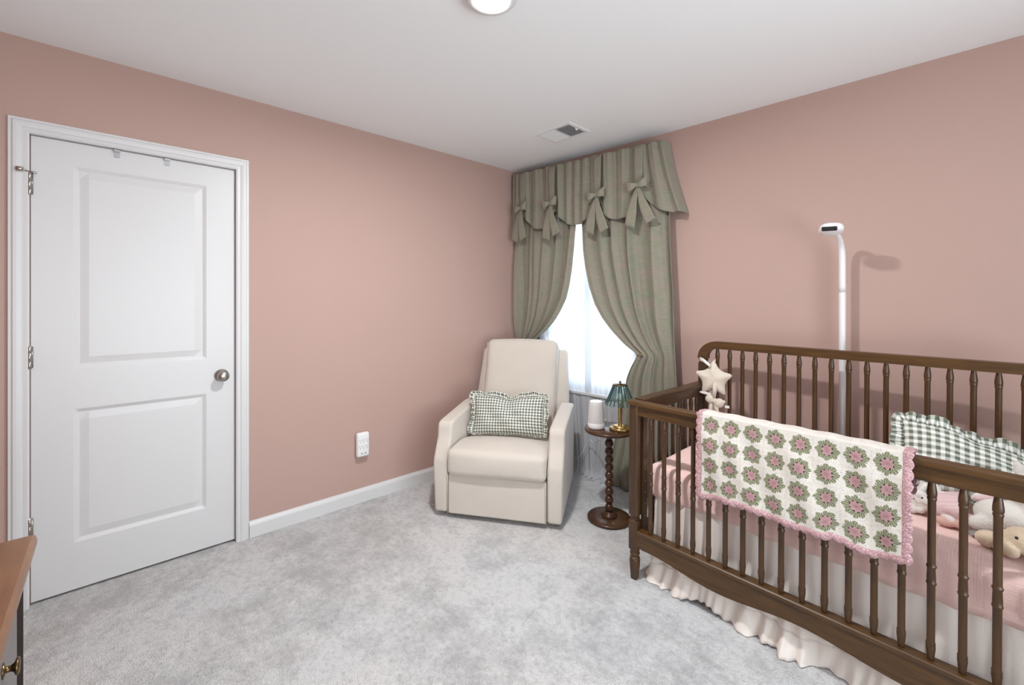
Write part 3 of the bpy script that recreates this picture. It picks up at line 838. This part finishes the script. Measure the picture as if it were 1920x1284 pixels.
# ================================================================== CRIB (local frame: x along the wall, y to the wall)
CO = (1.651, -.814, 0); CRA = math.radians(-.603)
TL_ = math.radians(.35)
crib = thing('crib', 'dark walnut spindle crib with arched back rail along the pink wall', 'crib', CO, (0, TL_, CRA))
CRM = Matrix.Translation(CO) @ Matrix.Rotation(CRA, 4, 'Z') @ Matrix.Rotation(TL_, 4, 'Y')
L = 1.364; D = .713; PT = .0669
def sqring(h, z, p, cx=0, cy=0, n=32):
    out = []
    for k in range(n):
        a = 2*PI*(k+.5)/n; c_, s_ = math.cos(a), math.sin(a)
        r_ = h/((abs(c_)**p+abs(s_)**p)**(1/p)); out.append((cx+r_*c_, cy+r_*s_, z))
    return out
FP = [(0,.0125,9), (.004,.0145,8), (.094,.0205,7), (.098,.0215,2.2), (.104,.0225,2.2), (.108,.019,2), (.116,.0185,2), (.120,.0225,2.2), (.126,.0225,2.2), (.130,.020,2), (.140,.0205,3), (.146,.0225,14),
      (.280,.0225,14), (.283,.019,2.2), (.288,.0215,2), (.294,.0215,2), (.2955,.0185,2), (.299,.0215,2), (.304,.021,2.2), (.308,.0225,14)]
def post(cx, cy, ztop, name='post'):
    g = G(); g.sweep([sqring(h, z, p) for z, h, p in FP+[(ztop, .0225, 14)]])
    return g.done(name, 'walnut_stain_vertical', crib, smooth=True, loc=(cx, cy, 0))
def sharp(o):
    m_ = o.modifiers.new('edge', 'EDGE_SPLIT'); m_.split_angle = math.radians(34); return o
for cx in (0, L):
    sharp(post(cx, 0, .826)); sharp(post(cx, D, .960))
# spindles
def spindle(z0, z1, zs_top):
    """turned spindle with necked ends, beads near both ends and a double ring"""
    R = .0098
    pr = [(0,z0), (.0075,z0), (.0085,z0+.012), (.0112,z0+.040), (.0115,z0+.046), (.0100,z0+.049), (.0116,z0+.052), (.0112,z0+.056), (R,z0+.062)]
    c = zs_top
    for q in (c-.062, c-.012): pr += [(R,q), (.0118,q+.004), (.0122,q+.008), (.0105,q+.0105)]
    pr.insert(-4, (.0108, c-.040))
    pr += [(R, c+.004), (R, z1-.064), (.0112,z1-.059), (.0118,z1-.055), (.0100,z1-.052), (.0118,z1-.049), (.0122,z1-.043), (.0118,z1-.034), (.0092,z1-.014), (.0075,z1-.002), (.0075,z1), (0,z1)]
    return pr
fsp = G().lathe(spindle(.236, .784, .528), 18, caps=False).done('spindle', 'walnut_stain_vertical', crib, loc=(.08, 0, 0))
for k in range(1, 19): copy_part(fsp, crib, (.08+PT*k, 0, 0))
bsp = G().lathe(spindle(.236, 1.047, .640), 18, caps=False).done('spindle', 'walnut_stain_vertical', crib, loc=(.08, D, 0))
for k in range(1, 19): copy_part(bsp, crib, (.08+PT*k, D, 0))
for cx in (0, L):
    for k in range(9): copy_part(fsp, crib, (cx, .0865+.0675*k, 0))
# front rails
g = G(); g.prism([(-.030,.827), (-.030,.840), (-.026,.847), (-.014,.849), (.004,.849), (.013,.847), (.017,.840), (.017,.827)], -.026, L+.026, 'x')
g.done('top_rail', 'walnut_stain_long', crib, bevel=.0015)
boxo('upper_apron', 'walnut_stain_long', .022, L-.022, -.017, .017, .779, .829, crib, bevel=.002)
g = G(); g.prism([(-.024,.224), (-.024,.236), (-.020,.240), (.020,.240), (.024,.236), (.024,.224)], .022, L-.022, 'x'); 
g.box(.022, L-.022, -.022, .020, .2235, .2245)
g.done('bottom_rail', 'walnut_stain_long', crib, bevel=.001)
n = 90; pts = [(.0225, .2235)]+[(L-.0225, .2235)]
bot = []
for i in range(n+1):
    x = .0225+(L-.045)*i/n; e = min(x-.0225, L-.0225-x)
    z = .146+.014*math.cos(2*PI*(x-L/2)/.60)+.006*(1-ss(0, .03, e))
    bot.append((x, z))
g = G(); g.prism([(.0225, .2235)]+bot+[(L-.0225, .2235)], -.019, .012, 'y')
g.done('scalloped_apron', 'walnut_stain_long', crib, smooth=False, bevel=.0015)
# end rails
for cx in (0, L):
    g = G(); g.prism([(-.028,.829), (-.028,.842), (-.024,.850), (.024,.850), (.028,.842), (.028,.829)], .030, D-.02, 'y')
    g.V = [(v[0]+cx, v[1], v[2]) for v in g.V]; g.done('end_top_rail', 'walnut_stain_cross', crib, bevel=.0015)
    boxo('end_upper_apron', 'walnut_stain_cross', cx-.015, cx+.015, .022, D-.022, .779, .829, crib)
    boxo('end_bottom_rail', 'walnut_stain_cross', cx-.018, cx+.018, .022, D-.022, .165, .240, crib)
    # inner stiles that carry the mattress height bolts
    for yy, sg in ((.036, 1), (D-.036, -1)):
        xo = .026 if cx == 0 else -.026
        st = boxo('mattress_bracket_stile', 'walnut_stain_vertical', cx+xo-.006, cx+xo+.006, yy-.018, yy+.018, .24, .80, crib, bevel=.001)
        for q in range(5): G().lathe([(0,0), (.0035,0), (.003,.002), (0,.0025)], 10, (cx+xo+(.006 if cx == 0 else -.0085), yy, .30+q*.055), 'x', caps=False).done('bolt', 'brushed_nickel', st)
boxo('back_bottom_rail', 'walnut_stain_long', .022, L-.022, D-.02, D+.02, .165, .240, crib)
# arched back frame: swept flat section from post over the corner to the rail
path = []
for i in range(3): path.append((0.001, .985+.012*i*0+i*.004, 0))
RC = .082
for i in range(13):
    a = PI-PI/2*i/12; path.append((.001+RC+RC*math.cos(a), .993+RC*.90*math.sin(a), (PI-a)))
zt = path[-1][1]
N2 = 30
for i in range(1, N2): path.append((.001+RC+(L-2*RC)*i/N2, zt, PI/2))
path += [(L-p[0], p[1], PI-p[2]) for p in path[:15][::-1]]
secs = []
for i, (x, z, a) in enumerate(path):
    q = a if a else 0
    nx, nz = -math.cos(q), math.sin(q)          # outward normal
    w = .0275+( .0205-.0275)*math.sin(min(q, PI-q) if q < PI else 0)
    hd = .0225
    s_ = []
    for (u, v) in ((-1,-1), (-.86,-1.0), (.86,-1.0), (1,-.86), (1,.86), (.86,1), (-.86,1), (-1,.86)):
        s_.append((x+nx*w*u, D+hd*v, z+nz*w*u))
    secs.append(s_)
g = G(); g.sweep(secs); sharp(g.done('arched_back_rail', 'walnut_stain_long', crib, weld=True))
for cx in (.001, L-.001):
    G().lathe([(0,.958), (.024,.958), (.0265,.962), (.024,.966), (.021,.968), (.0235,.973), (.0265,.978), (.024,.983), (.020,.986), (0,.986)], 28, (cx, D, 0), caps=False).done('turned_collar', 'walnut_stain_vertical', crib)

# mattress in a fitted muslin sheet
mt = thing('crib_mattress', 'crib mattress in a pink muslin fitted sheet', 'mattress', CO, (0, TL_, CRA))
def mfn(q):
    z = q.z
    if z < -.05: z += .005*math.sin(q.x*15)+.003*math.sin(q.x*47+q.y*20)
    y = q.y+(.004*math.sin(q.x*33+z*40) if abs(q.y) > .3 else 0)
    if z > .05: z += .002*math.sin(q.x*9+q.y*14)+.001*math.sin(q.x*31)
    return (q.x, y, z)
g = G(); soft(g, .648, .322, .080, .036, (0, .006, .002), (.684, .364, .468), mfn, nm=44); g.done('fitted_sheet', 'pink_muslin', mt)
# crib skirt
sk = thing('crib_skirt', 'ecru cotton crib skirt with gathered flounce brushing the carpet', 'crib skirt', CO, (0, TL_*0, CRA))
def skpath(t):
    """around left end, front, right end; returns x, y, outward normal, arc position"""
    a, b = .585, 1.224; tot = a+b+a; q = t*tot; x0, y0 = .070, .062
    if q < a: x, y, nx, ny = x0, y0+a-q, -1, 0
    elif q < a+b: x, y, nx, ny = x0+q-a, y0, 0, -1
    else: x, y, nx, ny = x0+b, y0+(q-a-b), 1, 0
    for c_ in (a, a+b):
        if abs(q-c_) < .04:
            k = .5+(q-c_)/.08
            n0 = (-1, 0) if c_ == a else (0, -1); n1 = (0, -1) if c_ == a else (1, 0)
            nx, ny = n0[0]*(1-k)+n1[0]*k, n0[1]*(1-k)+n1[1]*k; m_ = math.hypot(nx, ny); nx /= m_; ny /= m_
    return x, y, nx, ny, q
def wavy(q, v, k=1):
    return math.sin(q*38+1.5*math.sin(q*7.3))*.6+.4*math.sin(q*83+2*math.sin(q*11)+v*2)+.35*math.sin(q*17+.7)
def skfn(u, v):
    x, y, nx, ny, q = skpath(u); z = .415-.318*v; f = wavy(q, v)*(.010+.008*v)+.016*v+.006*math.sin(q*5+v*3)*v
    return (x+nx*f, y+ny*f, z+.010*math.sin(q*9.3)*v)
G().grid(skfn, 420, 22, uvs=(2.5,.4)).done('skirt_panel', 'ecru_cotton', sk, solid=.0012)
def flfn(u, v):
    x, y, nx, ny, q = skpath(u); f0 = wavy(q, 1)*.015+.016+.006*math.sin(q*5+3)
    f = f0-.002+wavy(q*1.9+3, v)*.016*v**.8+.030*v*(.75+.45*math.sin(q*13.1)+.25*math.sin(q*29))
    z = .101+.010*math.sin(q*9.3)-(.098+.012*math.sin(q*21))*v
    return (x+nx*f, y+ny*f, max(z+.004*math.sin(q*60)*v, .003))
G().grid(flfn, 620, 8, uvs=(4,.1)).done('flounce', 'ecru_cotton', sk, solid=.0012)

# granny-square blanket over the front rail (own arc length s: up the back, over the cap, down the front)
bl = thing('crochet_blanket', 'crochet blanket of pink and green granny squares draped over the crib front rail', 'blanket', CO, (0, TL_, CRA))
BX0, BX1 = .336, .958
def bbot(x): return interp([(.32,.512), (.345,.516), (.42,.532), (.52,.536), (.642,.528), (.756,.527), (.78,.536), (.84,.520), (.88,.514), (.967,.532), (1,.532)], x)-.004
def bl_y(x, z):
    d = (.86-z); return -.041-.006*(1+math.sin(x*23+z*6))*ss(0, .15, d)-.008*(1+math.sin(x*11+1))*ss(.05, .3, d)-.0035*(1+math.sin(x*61+z*23))*ss(.02,.1,d)
def bl_pt(x, s):
    """s<0: behind the rail, 0..W over the cap, beyond: down the front"""
    W = .066
    if s < 0: return (x, .027+.003*math.sin(x*20), .856+s)
    if s < W:
        a = PI*s/W; return (x, -.0065+.0345*math.cos(a), .856+.004*math.sin(a)+.0015*math.sin(x*60))
    z = .856-(s-W); return (x, bl_y(x, z)*ss(-.02, .02, s-W)+(-.040)*(1-ss(-.02, .02, s-W)), z)
def vlen(x): return .066+.856-bbot(x)
NX = 200; NS = 110
def bfn(u, v):
    x = BX0+(BX1-BX0)*u; s = -.14+(vlen(x)-.018+.14)*v
    sag = .008*math.sin(u*PI)*0
    return bl_pt(x, s)
def buv(u, v):
    x = BX0+(BX1-BX0)*u; s = -.14+(vlen(x)-.018+.14)*v
    smax = vlen(x)-.018
    # rows are counted from the lower hem so the four rows fit
    return ((x-BX0)/(BX1-BX0)*8*CELLU, (smax-s)/(smax-.066)*4.0*CELLV if s > .066 else 4*CELLV+(.066-s)*.08)
G().grid(bfn, NX, NS, uvfn=buv).done('blanket_body', 'crochet_granny_squares', bl, solid=.006, off=0)
# scalloped pink edging
def edgefn(side):
    def fn(u, v):
        if side == 'b':
            x = BX0-.004+(BX1-BX0+.008)*u; s0 = vlen(x)-.020; w = .017+.007*abs(math.sin(PI*u*21))
            p = Vector(bl_pt(x, s0+w*v))
        else:
            xe = BX0+.002 if side == 'l' else BX1-.002; sg = -1 if side == 'l' else 1
            s = -.14+(vlen(xe)-.004+.14)*u; w = .017+.007*abs(math.sin(PI*u*17))
            p = Vector(bl_pt(xe+sg*w*v, s))
        p += Vector((0, -.0045*math.sin(PI*v)*(1 if p.y < 0 else -1), 0))
        return tuple(p)
    return fn
for sd, n_ in (('b', 420), ('l', 340), ('r', 340)):
    G().grid(edgefn(sd), n_, 5).done('scalloped_edging', 'crochet_pink_edging', bl, solid=.006)

# gingham pillow leaning in the crib
def T(x, y, z): return Matrix.Translation(CRM @ Vector((x, y, z))) @ Matrix.Rotation(CRA, 4, 'Z')
def bendp(p): 
    return (p.x, p.y+.02*math.sin(p.x*6), p.z-.010*(p.x/.25)-(.075*ss(-.10, .24, p.x))*ss(-.1, .15, p.z))
Mx = T(1.098, .530, .706) @ Matrix.Rotation(math.radians(3), 4, 'Z') @ Matrix.Rotation(math.radians(0), 4, 'Y') @ Matrix.Rotation(math.radians(-32), 4, 'X')
pillow('gingham_crib_pillow', 'large green gingham pillow with ruffled edge leaning on the crib back spindles', .42, .27, .13, 'gingham_large_check', Mx, .034, 40, .012, bendp, 5)

# ================================================================== SOFT TOYS
def toy(name, label, loc, rz=0): return thing(name, label, 'soft toy', CRM @ Vector(loc), (0, 0, CRA+rz))
# white lamb doll in a pink knit romper, lying with its head to the left
t = toy('plush_lamb', 'white plush lamb in a pink knit outfit lying in the crib beside the blanket', (.950, .345, .554))
g = G(); g.blob((0,0,.046), (.042,.038,.040)); g.blob((-.020,-.020,.030), (.026,.022,.022)); g.blob((.075,-.01,.052), (.052,.045,.044)); g.blob((.088,-.015,.040), (.042,.042,.036))
for a in range(9): g.blob((.034*math.cos(a*.7+.3)*.9, -.030+.008*math.sin(a), .046+.030*math.sin(a*.7+.3)), (.015,.015,.015))
g.blob((.085,-.06,.026), (.030,.014,.014), (0,0,-.8))
g.done('body', 'white_plush', t, remesh=.0035)
for sx, rr in ((-.014, .5), (.030, -.4)):
    G().blob((sx+.028,.006+sx*.2,.084), (.012,.026,.030), (0, rr, 0)).done('ear', 'white_plush', t)
def dress(u, v):
    a = 2*PI*u; x = .048+.072*v; r_ = .045+.016*v+.004*math.sin(a*7)*v
    return (x, -.012+r_*math.cos(a)*1.02, max(.048+r_*.92*math.sin(a), .002))
G().grid(dress, 60, 16, closeu=True).done('knit_dress', 'pale_pink_knit', t, solid=.003)
g = G(); g.blob((.080,-.072,.016), (.030,.016,.015), (0,.2,.35)); g.blob((.112,-.074,.020), (.018,.015,.014)); g.done('foot', 'bare_pink_skin_cloth', t, remesh=.003)
for q in ((-.002,-.043,.058), (.020,-.038,.066)): G().blob(q, (.003,.003,.003)).done('eye', 'black_bead', t)
G().box(-.045,-.018,-.056,-.054,.002,.016).done('sewn_tag', 'satin_ribbon_white', t, smooth=False)
# large white plush bunny slumped on its side against the pillow
t = toy('plush_bunny', 'large white plush bunny slumped against the gingham pillow in the crib', (1.158, .330, .554))
g = G(); g.blob((.008,0,.060), (.074,.052,.056), (0,.15,0)); g.blob((.095,.012,.100), (.062,.050,.058)); g.blob((.055,.020,.152), (.052,.044,.052)); g.blob((-.034,-.036,.034), (.045,.024,.030), (0,.1,.3))
g.blob((.10,-.015,.05), (.05,.04,.045))
g.done('body', 'white_plush', t, remesh=.004)
g = G(); g.blob((-.030,.012,.112), (.042,.012,.020), (0,-.35,.2)); g.done('ear', 'white_plush', t)
g = G(); g.blob((-.032,.002,.112), (.032,.004,.012), (0,-.35,.2)); g.done('ear_lining', 'pale_pink_knit', t)
g = G(); g.blob((.045,.035,.205), (.016,.012,.040), (0,-.3,0)); g.done('ear', 'white_plush', t)
# tan bear lying in front, facing left
t = toy('plush_bear', 'small tan plush bear with black bead eyes lying near the teething ring', (1.168, .206, .554))
g = G(); g.blob((.034,.0,.044), (.046,.042,.040)); g.blob((.005,-.006,.046), (.022,.020,.020)); g.blob((.095,.012,.042), (.060,.045,.040))
g.blob((-.036,-.002,.024), (.032,.030,.025), (0,0,.3)); g.blob((-.006,-.032,.022), (.026,.022,.023), (0,0,-.5)); g.blob((.008,-.045,.018), (.020,.018,.016)); g.blob((.052,.034,.078), (.015,.010,.016)); g.blob((.062,-.03,.074), (.013,.009,.014))
g.blob((.13,-.03,.022), (.035,.022,.020))
g.done('body', 'tan_plush', t, remesh=.003)
for q in ((.020,-.036,.062), (.000,.004,.066)): G().blob(q, (.0038,.0034,.0042)).done('eye', 'black_bead', t)
G().blob((-.016,-.014,.054), (.0045,.0035,.0035)).done('nose', 'black_bead', t)
# grey-label toy ribbon
t = toy('label_ribbon', 'grey sewn label lying between the white bunny and the tan bear', (1.108, .262, .550), .4)
g = G().grid(lambda u, v: (-.022+.044*u, -.016+.032*v, .010+.008*math.sin(u*PI)), 8, 4); g.done('label', 'grey_label_cloth', t, solid=.0015)
# teething ring
t = toy('teething_ring', 'white ring teether lying on the pink sheet beside the tan bear', (1.242, .142, .560))
V = []
g = G().grid(lambda u, v: ((.026+.008*math.cos(2*PI*v))*math.cos(2*PI*u)*1.15, (.026+.008*math.cos(2*PI*v))*math.sin(2*PI*u), .006*math.sin(2*PI*v)+.002), 40, 12, closeu=True); g.done('ring', 'offwhite_plastic', t)
g = G(); g.blob((.045,.02,.008), (.022,.018,.012)); g.done('fabric_handle', 'cream_plush', t)

# hanging star with a little bunny, tied to the crib's back corner
t = thing('hanging_star_toy', 'cream plush star with a small bunny hanging from the crib corner', 'soft toy', CRM @ Vector((.092, .634, .884)), (0, 0, CRA+math.radians(8)))
g = G(); NS_ = 80
def star_outline():
    P = []
    for k in range(10):
        a = PI/2+2*PI*k/10; q = .112 if k % 2 == 0 else .057; P.append((q*math.cos(a), q*math.sin(a)))
    for _ in range(3):
        Q = []
        for i in range(len(P)):
            a, b = P[i], P[(i+1) % len(P)]; Q += [(a[0]*.78+b[0]*.22, a[1]*.78+b[1]*.22), (a[0]*.22+b[0]*.78, a[1]*.22+b[1]*.78)]
        P = Q
    return P
SO = star_outline(); NS_ = len(SO)
def star(u, v, sg):
    x, z = SO[int(round(u*NS_)) % NS_]; q = math.sin(v*PI/2)
    return (x*q, sg*.028*(1-q**2.4)**.75, z*q)
g.grid(lambda u, v: star(u, v, -1), NS_, 12, closeu=True); g.grid(lambda u, v: star(u, v, 1), NS_, 12, closeu=True)
g.done('star', 'cream_plush', t, weld=True)
g = G(); g.grid(lambda u, v: (-.072+.062*u+.0, -.005-.035*math.sin(u*PI*.8)+.0, .106-.030*u+.010*(v-.5)*2+.012*math.sin(u*PI)), 14, 3); 
g.grid(lambda u, v: (-.010+.012*u, .004+.030*u, .084+.014*u+.009*(v-.5)*2), 10, 3)
g.done('ribbon_tie', 'satin_ribbon_white', t, solid=.0012)
g = G().tube([(.012,-.020,-.020), (.014,-.028,-.060), (.008,-.020,-.100)], [.011,.010,.008], 12)
bn = g.done('bunny_arm', 'cream_plush', t)
g = G(); g.blob((-.014,-.018,-.108), (.024,.020,.024)); g.blob((.034,-.018,-.125), (.026,.021,.026), (0,.4,0)); g.blob((-.010,-.018,-.160), (.011,.010,.032), (0,.15,0)); g.blob((.022,-.022,-.158), (.010,.010,.024), (0,-.4,0)); g.blob((.010,-.018,-.115), (.02,.014,.014))
g.blob((.058,-.020,-.115), (.010,.009,.010))
g.done('hanging_bunny', 'cream_plush', t, remesh=.003)
g = G(); g.blob((-.042,-.016,-.080), (.032,.006,.009), (0,.10,0)); g.blob((-.018,-.016,-.084), (.012,.008,.009)); g.done('bunny_ear', 'white_plush', t, remesh=.0025)
G().box(.064,.086,-.022,-.0205,-.146,-.132).done('sewn_tag', 'satin_ribbon_white', t, smooth=False)

# ================================================================== CAMERA STAND behind the crib
t = thing('baby_monitor_stand', 'white baby monitor camera on a tall pole behind the crib', 'baby monitor', (2.290, .068, 0))
g = G().tube([(0,0,.02), (0,0,1.357), (0,0,1.360)], [.0150,.0150,.0143], 20); g.done('pole', 'white_plastic', t)
PN = [(0,0,1.36), (0,0,1.50), (0,-.002,1.555), (-.001,-.018,1.592), (-.002,-.050,1.622), (-.003,-.095,1.642), (-.004,-.135,1.652)]
P2 = []
for i in range(len(PN)-1):
    for k in range(4):
        P2.append(Vector(PN[i]).lerp(Vector(PN[i+1]), k/4))
for _ in range(4): P2 = [P2[0]]+[(P2[i-1]+P2[i]*2+P2[i+1])/4 for i in range(1, len(P2)-1)]+[P2[-1]]
G().tube(P2, [.0148]*8+[.0148-.004*i/(len(P2)-9) for i in range(len(P2)-8)], 20).done('gooseneck', 'white_plastic', t)
boxo('floor_foot', 'white_plastic', -.12, .12, -.035, .030, 0, .02, t, bevel=.006)
g = G(); g.blob((0,0,0), (.048, .048, .0235), nu=40, nv=20, e=.72); cmh = g.done('camera_head', 'white_plastic', t, loc=(-.006, -.205, 1.655), rot=(math.radians(-14), math.radians(3), math.radians(22)))
g = G(); soft(g, .030, .006, .0105, .0055, nm=3, nr=4); sub(g.done('lens_window', 'lens_black', cmh, loc=(-.014, -.041, -.013), rot=(math.radians(38), 0, math.radians(-8))), 'black lens window')

# ================================================================== DRESSER (only its corner shows)
t = thing('dresser', 'brown wood dresser corner at the lower left of the picture', 'dresser', (1.497, -2.775, 0))
g = G(); g.prism([(.0165,.848), (.019,.840), (.019,.832), (.012,.824), (-.43,.824), (-.43,.850), (.012,.850)], 0, .95, 'x'); g.V = [(v[0]+.003, v[1], v[2]) for v in g.V]
g.done('dresser_top', 'dresser_top_wood', t, smooth=False)
g = G(); g.box(0, .94, -.42, -.012, .08, .824)
g.box(0, .080, -.012, 0, .02, .824); g.box(.86, .94, -.012, 0, .02, .824); g.box(.08, .86, -.012, 0, .80, .824); g.box(.08, .86, -.012, 0, .08, .11)
g.done('dresser_case', 'dresser_dark_wood', t, smooth=False)
for k in range(3):
    d = boxo('drawer', 'dresser_drawer_sheen', .084, .856, -.010, .0005, .115+k*.228, .335+k*.228, t, bevel=.002)
    for x in (.228, .70):
        kn = G().lathe([(.0,0), (.012,0), (.0125,.001), (.005,.003), (.0045,.008), (.007,.012), (.0125,.014), (.0135,.016), (.011,.018), (0,.019)], 20, caps=False, axis='y')
        kn.done('knob', 'dark_bronze', d, loc=(x, .0005, .270+k*.228))
